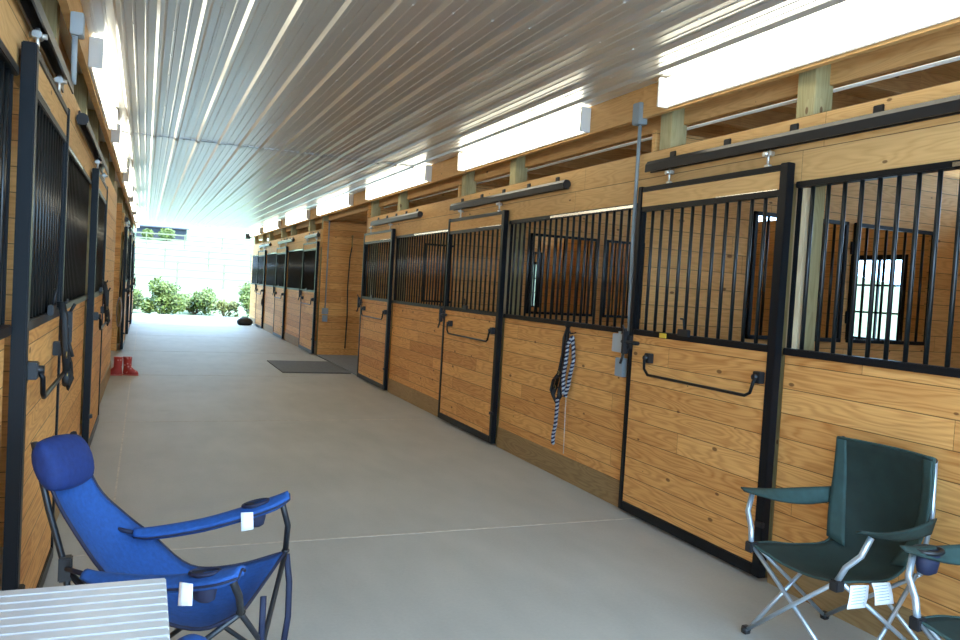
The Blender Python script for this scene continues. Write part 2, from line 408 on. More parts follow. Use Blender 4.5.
# back walls with windows
WIN = [(2.1, 2.75), (5.68, 6.32), (9.4, 10.05), (13.45, 14.25), (17.9, 18.5), (21.6, 22.2), (25.2, 25.8)]
WZ0, WZ1 = 1.22, 2.06
def backwall(s):
    x0, x1 = (XBK, XBK+.05) if s > 0 else (LBK, LBK-.05); mb = MB()
    mb.box(x0, YN, 0, x1, YE, WZ0); mb.box(x0, YN, WZ1, x1, YE, 2.53); y = YN
    for a, b_ in WIN: mb.box(x0, y, WZ0, x1, a, WZ1); y = b_
    mb.box(x0, y, WZ0, x1, YE, WZ1)
    struct('wall_outer_right' if s > 0 else 'wall_outer_left', mb, 'inner', s < 0)
    for i, (a, b_) in enumerate(WIN):
        w = MB(); f = .03; xi = x0-(.01 if s > 0 else -.01)
        w.box(xi, a-f, WZ0-f, x1, b_+f, WZ0+.02); w.box(xi, a-f, WZ1-.02, x1, b_+f, WZ1+f)
        w.box(xi, a-f, WZ0, x1, a+.03, WZ1); w.box(xi, b_-.03, WZ0, x1, b_+f, WZ1)
        xm = (x0+x1)/2
        w.box(xm-.01, (a+b_)/2-.012, WZ0, xm+.01, (a+b_)/2+.012, WZ1)
        for z in (WZ0+.28, WZ0+.56): w.box(xm-.01, a, z-.01, xm+.01, b_, z+.01)
        o = struct('window_%d' % (i+1+(len(WIN) if s < 0 else 0)), w, 'black', s < 0)
        g = MB().box(xm-.002, a+.02, WZ0, xm+.002, b_-.02, WZ1).build('pane', 'glass', o)
backwall(1); backwall(-1)
# lean-to roof decks on joists
for s in (1, -1):
    xs = (XF+.21, XBK+.5) if s > 0 else (LBK-.5, LF-.21)
    struct('ceiling_deck', MB().box(xs[0], YN, 2.90, xs[1], YE, 2.94), 'joist', s < 0)
    xj = (XF+.26, XBK) if s > 0 else (LBK, LF-.26)
    y = YN+.25
    while y < YE-.2:
        struct('joist', MB().box(xj[0], y-.02, 2.755, xj[1], y+.02, 2.90), 'joist', s < 0); y += .61
# thin white strip for the pale line behind the inner beam
tag(MB().tube([(XF+.30, YN+.3, 2.70), (XF+.30, 12.3, 2.70)], .011, 8).build('white_strip', 'white'), 'thin white strip run along the joists behind the right-hand beam', 'cable')

# ------------------------------------------------------------ grilles and doors
BARS = {}
def barmesh(h, r=.011):
    k = (round(h, 3), r)
    if k not in BARS:
        me = MB().tube([(0,0,0), (0,0,h)], r, 8).mesh('bar'); me.materials.append(M['blackbar']); BARS[k] = me
    return BARS[k]
def bars(parent, a, y0, y1, z0, z1, n, alongx=False):
    for i in range(n):
        t = (i+.5)/n if False else (i+1)/(n+1)
        o = bpy.data.objects.new('bar', barmesh(z1-z0)); C.objects.link(o); o.parent = parent
        p = y0+(y1-y0)*t; o.location = (p, a, z0) if alongx else (a, p, z0)
def door(s, y0, w, label, group):
    """s=1 right side (aisle lies towards -x), s=-1 left side"""
    x = XB if s > 0 else LB
    d = thing('stall_door', label, 'stall door', (x, y0, 0), 0, group)
    if s < 0: skewl(d)
    A = lambda v: -s*v              # depth towards the aisle
    T = .05; st = .062
    f = MB()
    f.rbox(A(0), 0, .02, A(T), st, 2.275); f.rbox(A(0), w-st+.02, .02, A(T), w, 2.275)
    f.rbox(A(0), st, .02, A(T), w-st+.02, .085); f.rbox(A(.005), st, 2.235, A(T-.005), w-st+.02, 2.27)
    f.rbox(A(.002), st, GB, A(T-.004), w-st+.02, GB+.04)
    f.build('frame', 'black', d)
    MB().box(A(.012), st, .08, A(.04), w-st+.02, GB+.005).build('board_panel', 'boards', d)
    MB().box(A(.012), st, 2.135, A(.04), w-st+.02, 2.236).build('header_board', 'beam', d)
    g = MB(); g.rbox(A(.008), st, 2.10, A(T-.008), w-st+.02, 2.135)
    g.rbox(A(.008), st, GB+.035, A(T-.012), st+.018, 2.12); g.rbox(A(.008), w-st, GB+.035, A(T-.012), w-st+.02, 2.12)
    gr = g.build('grille', 'black', d)
    n = 11
    bars(gr, A(.025), st+.01, w-st+.01, GB+.035, 2.105, n)
    c = MB().box(A(T-.0085), st+.02, 2.134, A(T-.02), w*.42, 2.1385); c.build('rail_highlight', 'highlightsteel', d)  # bright strip added as the whitish highlight along part of the top rail
    # bar to hang blankets from
    zb = 1.11; p = MB()
    ya, yb = w-.27, .10
    path = [(A(T+.03), ya, zb), (A(T+.045), ya, zb-.02), (A(T+.045), ya-.005, zb-.075), (A(T+.045), ya-.05, zb-.11), (A(T+.045), yb+.06, zb-.11), (A(T+.045), yb+.02, zb-.09), (A(T+.045), yb, zb-.03), (A(T+.03), yb, zb)]
    p.tube(path, .0095, 8); hb = p.build('blanket_bar', 'black', d)
    for yy in (ya, yb):
        MB().rbox(A(T-.012), yy-.028, zb-.035, A(T+.03), yy+.028, zb+.03).tube([(A(T), yy, zb), (A(T+.05), yy, zb)], .016, 8).build('bar_bracket', 'plastic', hb)
    # latch on the far stile
    l = MB(); l.rbox(A(T-.002), w-.055, 1.15, A(T+.02), w+.03, 1.24); l.tube([(A(T+.02), w-.15, 1.195), (A(T+.02), w+.05, 1.195)], .013, 8)
    l.rbox(A(T+.005), w-.01, 1.11, A(T+.045), w+.02, 1.27); l.tube([(A(T+.03), w+.005, 1.26), (A(T+.055), w+.0, 1.31)], .008, 6)
    l.tube([(A(T+.03), w+.005, 1.12), (A(T+.05), w+.01, 1.04)], .01, 6)
    l.build('latch', 'plastic', d)
    l = MB(); l.rbox(A(T-.006), w*.52, GB+.03, A(T+.018), w*.52+.11, GB+.075); l.tube([(A(T+.01), w*.52+.05, GB+.07), (A(T+.02), w*.52+.05, GB+.14), (A(T+.01), w*.52+.09, GB+.14)], .006, 6)
    l.build('feed_door_catch', 'plastic', d)
    MB().rbox(A(T-.005), -.015, .30, A(T+.02), .045, .33).build('door_guide', 'plastic', d)
    # hangers up to the track
    for yy in (.18, w-.32):
        h = MB(); h.tube([(A(.028), yy, 2.27), (A(.028), yy, 2.37)], .008, 8); h.rbox(A(.012), yy-.035, 2.33, A(.045), yy+.035, 2.355); h.rbox(A(.015), yy-.02, 2.27, A(.04), yy+.02, 2.285); h.tube([(A(.0), yy, 2.342), (A(.06), yy, 2.342)], .011, 8)
        h.build('hanger', 'zinc', d)
    return d
def track(s, y0, y1, label):
    x = XW if s > 0 else LW
    t = thing('door_track', label, 'door track', (x, y0, 2.405), 0, None)
    if s < 0: skewl(t)
    A = lambda v: -s*v; L_ = y1-y0
    # round-nosed box track, open along the bottom
    prof = [(.014, -.036), (.012, .012), (.026, .036), (.050, .038), (.066, .014), (.068, -.036), (.060, -.036), (.058, .008), (.046, .028), (.030, .028), (.022, .010), (.022, -.036)]
    r0 = [(A(a), 0, z) for a, z in prof]; r1 = [(A(a), L_, z) for a, z in prof]
    n = len(prof); mb = MB().add(r0+r1, [(i, (i+1) % n, n+(i+1) % n, n+i) for i in range(n)]+[tuple(range(n))[::-1], tuple(range(n, 2*n))]); mb.build('rail', 'track', t)
    k = max(3, round(L_/.6)+1)
    for i in range(k):
        y = .2+(L_-.45)*i/(k-1)
        MB().rbox(A(0), y-.02, .03, A(.03), y+.02, .05).rbox(A(0), y-.006, .035, A(.012), y+.055, .085).build('track_bracket', 'plastic', t)
    e = MB().tube([(A(.041), -.012, 0), (A(.041), .004, 0)], .036, 12); e.build('end_stop', 'plastic', t)
    return t
def fixed(s, y0, y1, label, group):
    x = XW if s > 0 else LW
    d = thing('stall_grille', label, 'grille', (x, y0, GB), 0, group)
    if s < 0: skewl(d)
    A = lambda v: -s*v; L_ = y1-y0; H = GT-GB
    f = MB(); f.rbox(A(-.035), 0, -.005, A(.022), L_, .033); f.rbox(A(-.035), 0, H-.03, A(.016), L_, H+.004)
    f.rbox(A(-.02), .075, .03, A(.0), .11, H-.02); f.rbox(A(-.02), L_-.03, .03, A(.0), L_, H-.02)
    fr = f.build('frame', 'black', d)
    n = round(L_/.112)
    bars(d, A(-.008), .09, L_, .03, H-.02, n)
    MB().box(A(.0155), .04, H-.024, A(.0175), L_*.62, H-.004).build('rail_highlight', 'highlightsteel', d)  # highlight on the upper rail, modelled as a bright steel strip
    return d
pos = ['nearest the camera', 'second from the camera', 'third from the camera', 'just beyond the wash bay', 'second beyond the wash bay', 'last before the far opening']
posl = ['nearest the camera', 'second from the camera', 'just beyond the wash bay', 'second beyond the wash bay', 'last before the far opening']
rl = ['black framed pine sliding stall door beside the green camp chairs', 'black framed pine sliding stall door just past the hanging halter and rope', 'black framed pine sliding stall door at the corner of the open wash bay',
      'sliding stall door on the right just beyond the open wash bay, conduit beside it', 'middle of the three sliding stall doors on the right beyond the wash bay', 'right-hand sliding stall door closest to the bright barn opening']
rd = []
for (y0, w), l in zip(R_DOORS, rl): rd.append(door(1, y0, w, l, 'sliding stall doors on the right'))
MB().box(-.052, .98, GB+.004, -.046, 1.05, GB+.034).build('sticker', 'yellow', rd[0])['label'] = 'small yellow warning sticker'
ll = ['black framed pine sliding stall door on the left behind the blue camp chair', 'second sliding stall door on the left, halter on its latch, before the plain board wall',
      'left-hand sliding stall door just beyond the red boots and open bay', 'middle of the three far sliding stall doors on the left', 'left-hand sliding stall door closest to the bright barn opening']
ld = []
for (y0, w), l in zip(L_DOORS, ll): ld.append(door(-1, y0, w, l, 'sliding stall doors on the left'))
gl = ['black barred stall grille above the boards behind the green camp chairs', 'black barred stall grille above the boards where the halter and rope hang', 'black barred stall grille between the second and third right-hand doors',
      'right-hand barred grille after the first door beyond the wash bay', 'right-hand barred grille after the second door beyond the wash bay', 'barred grille on the right closest to the bright barn opening']
for (y0, y1), l in zip(R_GRILLES, gl): fixed(1, y0, y1, l, 'fixed barred grilles on the right stall fronts')
gl = ['barred grille on the left cut by the picture edge beside the first door', 'barred grille on the left between the first two sliding doors', 'left-hand barred grille after the first door beyond the open bay',
      'left-hand barred grille after the second door beyond the open bay', 'barred grille on the left closest to the bright barn opening']
for (y0, y1), l in zip(L_GRILLES, gl): fixed(-1, y0, y1, l, 'fixed barred grilles on the left stall fronts')
tl = ['long dark steel door track above the door beside the green camp chairs', 'dark steel door track above the door past the hanging halter', 'dark steel door track above the door at the wash bay corner',
      'door track above the first right-hand door beyond the wash bay', 'door track above the second right-hand door beyond the wash bay', 'door track above the right-hand door closest to the barn opening']
for i, (y0, w) in enumerate(R_DOORS): track(1, (1.0, 5.84, 9.64, 16.05, 19.0, 22.7)[i], (4.68, 8.5, 11.95, 17.4, 21.2, 24.9)[i], tl[i])
tl = ['dark steel door track over the first left-hand door behind the blue chair', 'shiny steel door track over the second left-hand door', 'door track over the left-hand door beyond the open bay', 'door track over the middle far left-hand door', 'door track over the left-hand door closest to the barn opening']
for i, (y0, w) in enumerate(L_DOORS): track(-1, (1.2, 5.55, 16.1, 18.7, 22.4)[i], (4.6, 8.35, 17.4, 21.2, 24.9)[i], tl[i])

# swinging guards over the partition openings
def guard(y, a, b_, label):
    d = thing('partition_grille', label, 'grille', (a, y-.035, 1.25), 0, 'barred guards on the openings between stalls')
    L_ = b_-a; f = MB(); f.rbox(0, -.015, 0, L_, .012, .03); f.rbox(0, -.015, .92, L_, .012, .95); f.rbox(0, -.015, 0, .035, .012, .95); f.rbox(L_-.035, -.015, 0, L_, .012, .95)
    f.rbox(-.02, -.005, .15, .0, .014, .25); f.rbox(-.02, -.005, .7, .0, .014, .8)
    f.build('frame', 'black', d); bars(d, 0, .03, L_-.03, .02, .93, 7, True)
gt = {4.755: 'behind the first right-hand door', 8.53: 'seen through the grille over the hanging halter', 12.39: 'in the wall beside the open wash bay'}
for y, op in OPEN.items():
    guard(y, *op[0], 'barred guard %s, nearer the aisle' % gt[y]); guard(y, *op[1], 'barred guard %s, nearer the outer wall' % gt[y])

# ------------------------------------------------------------ lights
def fixture(s, y0, y1, label):
    t = thing('fluorescent_light', label, 'light fixture', (XF+.018 if s > 0 else LF-.018, y0, 2.775), 0, 'strip lights along the %s beam' % ('right' if s > 0 else 'left'))
    if s < 0: skewl(t)
    A = lambda v: -s*v; L_ = y1-y0
    MB().rbox(A(0), .01, 0, A(.02), L_-.01, .19).build('housing', 'white', t)
    prof = [(.02, .008), (.055, .012), (.075, .03), (.08, .095), (.075, .16), (.055, .178), (.02, .182)]
    MB().loft([[(A(a), .02, z) for a, z in prof], [(A(a), L_-.02, z) for a, z in prof]]).build('lens', 'lamp', t)
    for y in (0, L_-.02):
        MB().rbox(A(0), y, -.003, A(.085), y+.022, .19).build('end_cap', 'white', t)
nm = ['nearest', 'second nearest', 'third nearest', 'fourth nearest', 'fifth nearest', 'sixth nearest']
for i, (a, b_) in enumerate(((1.95, 4.50), (5.50, 8.17), (9.25, 12.1), (13.2, 15.9), (17.0, 19.7), (20.9, 23.6), (24.4, 26.8))):
    fixture(1, a, b_, 'long glowing strip light on the right beam, %s' % (nm+['closest to the barn opening'])[i])
for i, (a, b_) in enumerate(((5.75, 8.2), (9.0, 11.7), (12.9, 15.6), (16.7, 19.4), (20.5, 23.2), (24.0, 26.6))):
    fixture(-1, a, b_, 'long glowing strip light on the left beam, %s' % (nm[:5]+['closest to the barn opening'])[i])

# ------------------------------------------------------------ electrical
t = thing('electrical_conduit', 'grey plastic conduit with two switch boxes rising beside the first right-hand door', 'conduit', (XW, 4.83, .94))
MB().tube([(-.03, -.03, .28), (-.03, .0, 1.0), (-.03, .0, 1.78)], .013, 10).build('pipe', 'pvc', t)
MB().rbox(-.075, -.045, 1.78, -.0, .04, 1.93).build('junction_box', 'pvc', t)
b_ = MB(); b_.rbox(-.055, .0, .17, -.002, .145, .30); b_.tube([(-.04, .07, .29), (-.04, .07, .32)], .012, 8); b_.build('switch_box', 'pvclight', t)
b_ = MB(); b_.rbox(-.06, -.02, 0, -.002, .08, .13); b_.tube([(-.03, .03, .12), (-.03, .03, .18)], .012, 8); b_.build('outlet_box', 'pvc', t)
t = thing('electrical_conduit', 'grey conduit with outlet box on the wash bay wall', 'conduit', (3.35, 15.98, .68))
MB().tube([(0, -.02, .25), (0, -.02, 2.05)], .013, 10).build('pipe', 'pvc', t)
MB().rbox(-.05, -.06, 0, .05, -.0, .13).rbox(-.06, -.05, .15, .06, -.0, .27).build('outlet_box', 'pvc', t)
t = skewl(thing('electrical_conduit', 'short grey conduit with junction box on the left beam above the first door', 'conduit', (LF-.02, 4.6, 2.42)))
MB().tube([(.02, .0, 0), (.02, .0, .25)], .014, 10).build('pipe', 'pvclight', t)
MB().rbox(.0, -.05, .24, .06, .05, .35).build('junction_box', 'pvclight', t)

# ------------------------------------------------------------ tack
def twist(path, r, pitch, mats, parent, names):
    """two-strand rope along a path"""
    P = [Vector(p) for p in path]; pts = []
    for i in range(len(P)-1):
        n = max(2, int((P[i+1]-P[i]).length/.006))
        pts += [P[i].lerp(P[i+1], k/n) for k in range(n)]
    pts.append(P[-1])
    for q, (m, nm_) in enumerate(zip(mats, names)):
        s = 0; out = []
        for i, p in enumerate(pts):
            tn = (pts[min(i+1, len(pts)-1)]-pts[max(i-1, 0)]).normalized(); a = tn.cross(Vector((1, 0, 0)))
            a = a.normalized() if a.length > .01 else Vector((0,1,0)); bb = tn.cross(a).normalized(); w = 2*PI*s/pitch+q*PI
            out.append(p+(a*math.cos(w)+bb*math.sin(w))*r); s += .006
        MB().tube(out, r*1.05, 6).build(nm_, m, parent)
t = thing('lead_rope', 'navy and white lead rope doubled over a hook below the barred grille', 'rope', (XW, 5.66, .2))
# local: y along wall, z up, x=-depth
rp = lambda y, z, d=.03: (-d, y-5.66, z-.2)
twist([rp(5.60, 1.17), rp(5.575, 1.08), rp(5.56, .98), rp(5.60, .86), rp(5.62, .78), rp(5.64, .68, .04)], .009, .034, ('ropeblue', 'ropewhite'), t, ('strand', 'strand'))
twist([rp(5.60, 1.17), rp(5.64, 1.10, .045), rp(5.65, .98, .045), rp(5.67, .84, .05), rp(5.65, .70, .05)], .009, .034, ('ropeblue', 'ropewhite'), t, ('strand', 'strand'))
twist([rp(5.735, .66, .055), rp(5.75, .54, .05), rp(5.765, .44, .045), rp(5.80, .34, .04), rp(5.81, .26, .035)], .009, .034, ('ropeblue', 'ropewhite'), t, ('strand', 'strand'))
mb = MB()
for k in range(28):
    z = .66-k*.016; y = 5.645-.0005*k
    c = [(-.03, y-5.66+math.cos(a)*.006*(1 if k % 2 else .3), z-.2+math.sin(a)*.011) for a in [2*PI*i/8 for i in range(8)]]
    mb.tube(c, .0018, 5, closed=True)
mb.build('chain', 'zinc', t)['label'] = 'thin steel lead chain'
MB().tube([rp(5.60, 1.20, .0), rp(5.60, 1.19, .05), rp(5.60, 1.21, .06)], .006, 8).build('hook', 'plastic', t)
def halter(loc, s, name_label, k=1.0, rot=0):
    t = thing('halter', name_label, 'halter', loc, 0)
    if s < 0: skewl(t)
    A = lambda v: -s*v
    mb = MB(); strap = lambda pts, w=.011: mb.tube([(A(a), y*k, z*k) for a, y, z in pts], w*1.45, 6, flat=.4)
    strap([(.02, .0, .50), (.03, .03, .42), (.03, .035, .30), (.04, .06, .16), (.045, .09, .05)])
    strap([(.02, .0, .50), (.035, -.03, .40), (.04, -.02, .28), (.045, .0, .16), (.05, .03, .02)])
    strap([(.045, .09, .05), (.06, .10, -.01), (.055, .05, -.06), (.05, .03, .02)], .013)
    strap([(.04, .06, .16), (.05, .12, .10), (.055, .14, .02), (.055, .10, -.02)], .013)
    strap([(.045, .0, .16), (.05, .05, .13), (.05, .10, .11)], .012)
    strap([(.05, .05, -.05), (.05, .0, -.01), (.05, .03, .06)], .012)
    mb.build('strap', 'nylon', t)
    for (a, y, z) in ((.05, .09, .05), (.05, .03, .02), (.045, .06, .16), (.045, .0, .16)):
        c = [(A(a+.004), y*k+math.cos(q)*.016, z*k+math.sin(q)*.016) for q in [2*PI*i/12 for i in range(12)]]
        MB().tube(c, .0035, 6, closed=True).build('ring', 'brass', t)
    MB().tube([(0, 0, .50*k), (A(.04), 0, .50*k), (A(.045), 0, .525*k)], .006, 8).build('hook', 'plastic', t)
    return t
halter((XW, 5.70, .68), 1, 'black nylon halter hanging behind the navy and white lead rope', 1.12)
halter((LF+.01, 4.10, .98), -1, 'dark halter bunched over the latch of the first left-hand door', .7)
halter((LF, 8.1, 1.02), -1, 'dark halter on the latch of the second left-hand door', .7)
for (y, z, l) in ((18.3, 1.0, 'small dark halter between the first and second far right-hand doors'), (20.2, 1.05, 'small dark halter hooked on the middle far right-hand door')):
    pass
halter((XW-.06, 23.2, .75), 1, 'small dark halter hanging beside the last right-hand door', 1.0)
# hanging ropes in the bays
t = thing('lead_rope', 'long dark lead rope with brass snap on the wash bay wall', 'rope', (3.80, 15.98, .1))
MB().tube([(.03, -.03, 2.1), (.0, -.03, 1.9), (-.02, -.04, 1.3), (.0, -.04, .7), (-.01, -.03, .05)], .013, 8).build('strand', 'nylon', t)
MB().tube([(.03, -.03, 2.3), (.03, -.03, 2.08)], .012, 8).sphere((.03, -.03, 2.32), .025).build('snap', 'brass', t)
t = skewl(thing('lead_rope', 'dark strand and pale coiled rope on the left bay wall above the red boots', 'rope', (-.43, 15.97, .35)))
MB().tube([(.0, -.02, 1.5), (-.02, -.03, 1.0), (-.03, -.03, .62)], .011, 8).build('strand', 'nylon', t)
for k in range(5):
    g = k*.016; MB().tube([(-.03+math.sin(q)*(.045-g*.3), -.03-g*.6, .36+math.cos(q)*(.28-g*.8)) for q in [2*PI*m/20 for m in range(20)]], .008, 6, closed=True).build('coil', 'ropewhite' if k % 2 else 'skirt', t)

# ------------------------------------------------------------ floor items
tag(MB().rbox(2.07, 12.83, 0, 3.18, 14.62, .018, .006).build('rubber_mat', 'mat'), 'dark grey rubber mat lying in the aisle beside the wash bay', 'mat')
tag(MB().rbox(3.20, 12.5, 0, 5.2, 15.9, .022, .006).build('rubber_mat', 'mat2'), 'bluish grey rubber mat inside the wash bay', 'mat')
def boot(loc, rz, label):
    t = thing('rubber_boot', label, 'boot', loc, rz, 'pair of red rubber boots')
    rings = []
    for z, rx, ry, oy in ((.012, .038, .098, .045), (.03, .042, .108, .046), (.06, .042, .100, .040), (.085, .043, .075, .018), (.12, .044, .055, 0), (.18, .048, .056, -.003), (.25, .054, .060, -.003), (.262, .056, .062, -.003)):
        rings.append([(math.cos(a)*rx, oy+math.sin(a)*ry, z) for a in [2*PI*i/18 for i in range(18)]])
    MB().loft(rings).build('upper', 'red', t)
    so = [[(math.cos(a)*.045, .045+math.sin(a)*.112, z) for a in [2*PI*i/18 for i in range(18)]] for z in (0, .016)]
    MB().loft(so).build('sole', 'pink', t)
boot((-.30, 12.28, 0), 1.35, 'red rubber boot by the left wall corner, the left one of the pair')
boot((-.175, 12.33, 0), -1.9, 'red rubber boot by the left wall corner, the right one of the pair')
t = thing('tack_bag', 'small dark bag on the floor near the far end of the right wall', 'bag', (2.86, 25.2, 0))
MB().sphere((0, 0, .10), (.24, .17, .15), 16, 10, lambda p: Vector((p.x, p.y, max(p.z, -.10)))).build('body', 'nylon', t)
MB().tube([(-.12, 0, .18), (-.08, 0, .26), (.08, 0, .26), (.12, 0, .18)], .012, 8).build('handle', 'nylon', t)
t = thing('wall_lantern', 'small black lantern at the top right corner of the far opening', 'lamp', (3.04, 26.94, 2.70))
MB().rbox(-.09, -.03, 0, .07, .05, .02).rbox(-.09, -.03, .15, .07, .05, .17).rbox(-.085, -.03, .02, -.065, -.01, .15).rbox(.045, -.03, .02, .065, -.01, .15).rbox(.0, .0, .05, .12, .03, .1).build('housing', 'plastic', t)
MB().rbox(-.07, -.02, .02, .05, .04, .15).build('glass', 'nylon', t)

# ------------------------------------------------------------ side table
t = thing('camping_table', 'low folding table with a slatted aluminium top at the lower left', 'table', (-.14, 1.77, 0), 0)
f = MB()
y = -.42
while y < .42:
    f.rbox(-.22, y, .688, .222, y+.040, .70, .003); y += .0455
f.build('slatted_top', 'slat', t)
f = MB(); f.rbox(-.215, -.42, .665, -.195, .425, .688).rbox(.19, -.42, .665, .212, .425, .688).rbox(-.21, .40, .665, .21, .42, .688).rbox(-.21, -.42, .665, .21, -.40, .688); f.build('frame', 'alu', t)
for sx in (-.19, .19):
    for sy in (-.39, .39):
        MB().tube([(sx, sy, .67), (sx*1.0, sy, .02)], .011, 8).sphere((sx, sy, .015), .015, 10, 6).build('leg', 'alu', t)

# ------------------------------------------------------------ blue reclining camp chair (built in world metres, based at its feet)
O = Vector((.1, 2.75, 0))
def W(*p): return Vector(p)-O
t = thing('camp_chair', 'bright blue reclining camp chair with headrest pillow behind the slatted table', 'camping chair', O)
BC = t
NT, FT = W(-.305, 2.86, .93), W(-.15, 3.06, .93)        # back top corners (near and far)
NR, FR = W(-.02, 2.60, .40), W(.16, 3.06, .42)          # where back meets seat
NS, FS = W(.315, 2.52, .455), W(.535, 3.045, .46)       # front corners
def lerp(a, b, t): return a.lerp(b, t)
def row(a, b, sag): return [a, lerp(a, b, .33)+Vector(sag)*.85, lerp(a, b, .67)+Vector(sag)*.85, b]
mb = MB()
near = [W(-.291, 2.86, .925), W(-.235, 2.83, .764), W(-.155, 2.76, .642), W(-.070, 2.68, .545), W(.06, 2.60, .44), W(.20, 2.55, .405), NS]
far = [W(-.19, 3.0, .925), W(-.125, 3.04, .742), W(-.035, 3.06, .635), W(.060, 3.08, .545), W(.195, 3.07, .425), W(.352, 3.05, .42), FS]
NT, FT = near[0], far[0]
sg = [(-.01, 0, -.005), (-.02, 0, -.02), (-.03, 0, -.035), (-.03, 0, -.05), (-.01, 0, -.07), (.0, 0, -.07), (-.03, 0, -.05)]
e1 = mb.patch([row(a, b, g) for a, b, g in zip(near, far, sg)], 5, .006)
mb.build('sling', 'blue', t)
for e in (e1[1], e1[3], e1[2]): pass
mb = MB()
for e in e1[1:]: mb.tube(e, .006, 6)
mb.build('piping', 'navy', t)
# pillow
a0 = W(-.283, 2.85, .852); a1 = W(-.190, 3.0, .848); sidev = (W(-.2, 2.83, .76)-W(-.26, 2.86, .93)).normalized(); dirv = (a1-a0).normalized(); nrm = dirv.cross(sidev).normalized()
if nrm.x < 0: nrm = -nrm
rings = []
for q, sc in ((-.10, .3), (-.07, .7), (.0, .92), (.2, 1.0), (.5, 1.04), (.8, 1.0), (1.0, .92), (1.08, .7), (1.12, .3)):
    cc = a0+(a1-a0)*q+nrm*.02
    rings.append([cc+sidev*math.cos(g)*.088*sc+nrm*math.sin(g)*.046*sc for g in [2*PI*i/20 for i in range(20)]])
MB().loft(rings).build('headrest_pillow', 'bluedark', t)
# poles
rod = lambda pts, nm_='pole', r=.0105, m='blacktube', par=None: MB().tube(pts, r, 8).build(nm_, m, par or t)
Nj, Fj = W(-.20, 2.86, .52), W(-.09, 3.16, .50)
rod([NT+Vector((-.012, 0, .01)), W(-.255, 2.86, .72), Nj, W(-.16, 2.80, .25), W(-.13, 2.76, .02)], 'back_pole')
rod([FT+Vector((-.012, .01, .01)), W(-.17, 3.10, .72), Fj, W(.03, 3.26, .25), W(.05, 3.26, .02)], 'back_pole')
NFf, FFf = W(.335, 2.56, .02), W(.525, 3.06, .02); NRf, FRf = W(-.13, 2.76, .02), W(.05, 3.26, .02)
for a, b2 in ((NFf, Nj), (NRf, NS), (FFf, Fj), (FRf, FS), (NFf, FS), (FFf, NS), (NRf, Fj), (FRf, Nj)):
    rod([a, lerp(a, b2, .5)+Vector((0, .006*(1 if a is NFf else -1), 0)), b2], 'leg_rod', .0095)
for p in (NFf, FFf, NRf, FRf): MB().sphere(p-Vector((0, 0, .002)), (.022, .022, .018), 12, 8).build('foot', 'plastic', t)
MB().rbox(-.02, -.02, -.04, .02, .02, .04).build('pole_joint', 'plastic', t, Nj); MB().rbox(-.02, -.02, -.04, .02, .02, .04).build('pole_joint', 'plastic', t, Fj)
# arms
NA, FA = W(.275, 2.33, .645), W(.505, 2.945, .69)
NB, FB = W(-.13, 2.62, .58), W(.0, 2.99, .585)
rod([NA-Vector((.015, -.01, .005)), lerp(NA, NS, .5)+Vector((.0, -.01, 0)), NS], 'arm_post', .0115)
rod([FA-Vector((.01, 0, .005)), lerp(FA, FS, .5)+Vector((.012, .01, 0)), FS], 'arm_post', .0115)
def arm(A_, B_, w, s1):
    f = (A_-B_); fl = Vector((f.x, f.y, 0)).normalized(); side = Vector((-fl.y, fl.x, 0)); rows = []
    for q, ww, dz in ((0, .35, 0), (.12, .8, -.012), (.45, 1, -.022), (.75, 1.15, -.012), (.93, 1.2, .0), (1.03, .55, .012)):
        c = B_+f*q+Vector((0, 0, dz)); rows.append([c-side*w*ww-Vector((0, 0, .012)), c+Vector((0, 0, .004)), c+side*w*ww-Vector((0, 0, .004))])
    mb = MB(); e = mb.patch(rows, 4, .026); o = mb.build('armrest', 'bluedark' if s1 else 'blue', t)
    mb = MB(); [mb.tube(k, .0045, 6) for k in e]; mb.build('piping', 'navy', o)
    hc = B_+f*.80+Vector((0, 0, .004)); ring = [hc+fl*math.cos(g)*.045+side*math.sin(g)*.030+Vector((0, 0, f.z*.1*math.cos(g)+.006)) for g in [2*PI*i/20 for i in range(20)]]
    MB().tube(ring, .006, 6, closed=True).build('cup_ring', 'navy', o)
    rr = [[hc+fl*math.cos(g)*.040*k+side*math.sin(g)*.028*k+Vector((0, 0, zz)) for g in [2*PI*i/16 for i in range(16)]] for zz, k in ((.002, .98), (-.004, .96), (-.045, .93), (-.072, .8), (-.08, .5))]
    MB().loft(rr).build('cup_pouch', 'navy', o)
    tg = hc-side*.045*(1 if True else -1)+Vector((0, 0, -.045))+fl*(.02 if s1 else -.03)
    tq = MB(); tq.patch([[tg+fl*.02+Vector((0,0,.03)), tg-fl*.022+Vector((0,0,.03))], [tg+fl*.024-side*.006+Vector((0,0,-.03)), tg-fl*.018-side*.01+Vector((0,0,-.035))]], 3, .002); tq.build('care_tag', 'paper', o)
arm(NA, NB, .034, False); arm(FA, FB, .034, False)
rod([FB, FB+Vector((-.07, .03, .012))], 'strap', .008, 'navy'); rod([NB, Nj], 'strap', .008, 'navy')
# straps hanging from the front corners
MB().tube([FS+Vector((.005, .0, -.01)), FS+Vector((.02, .0, -.12)), FS+Vector((.02, -.01, -.25)), FS+Vector((.0, -.01, -.42))], .012, 6, flat=.3).build('strap', 'navy', t)
MB().tube([NS+Vector((.10, .22, -.04)), NS+Vector((.10, .22, -.14)), NS+Vector((.10, .22, -.30))], .011, 6, flat=.3).build('strap', 'navy', t)
for p in (NS, FS): MB().sphere(p+Vector((0, 0, .004)), (.016, .016, .01), 12, 6).build('cap', 'plastic', t)
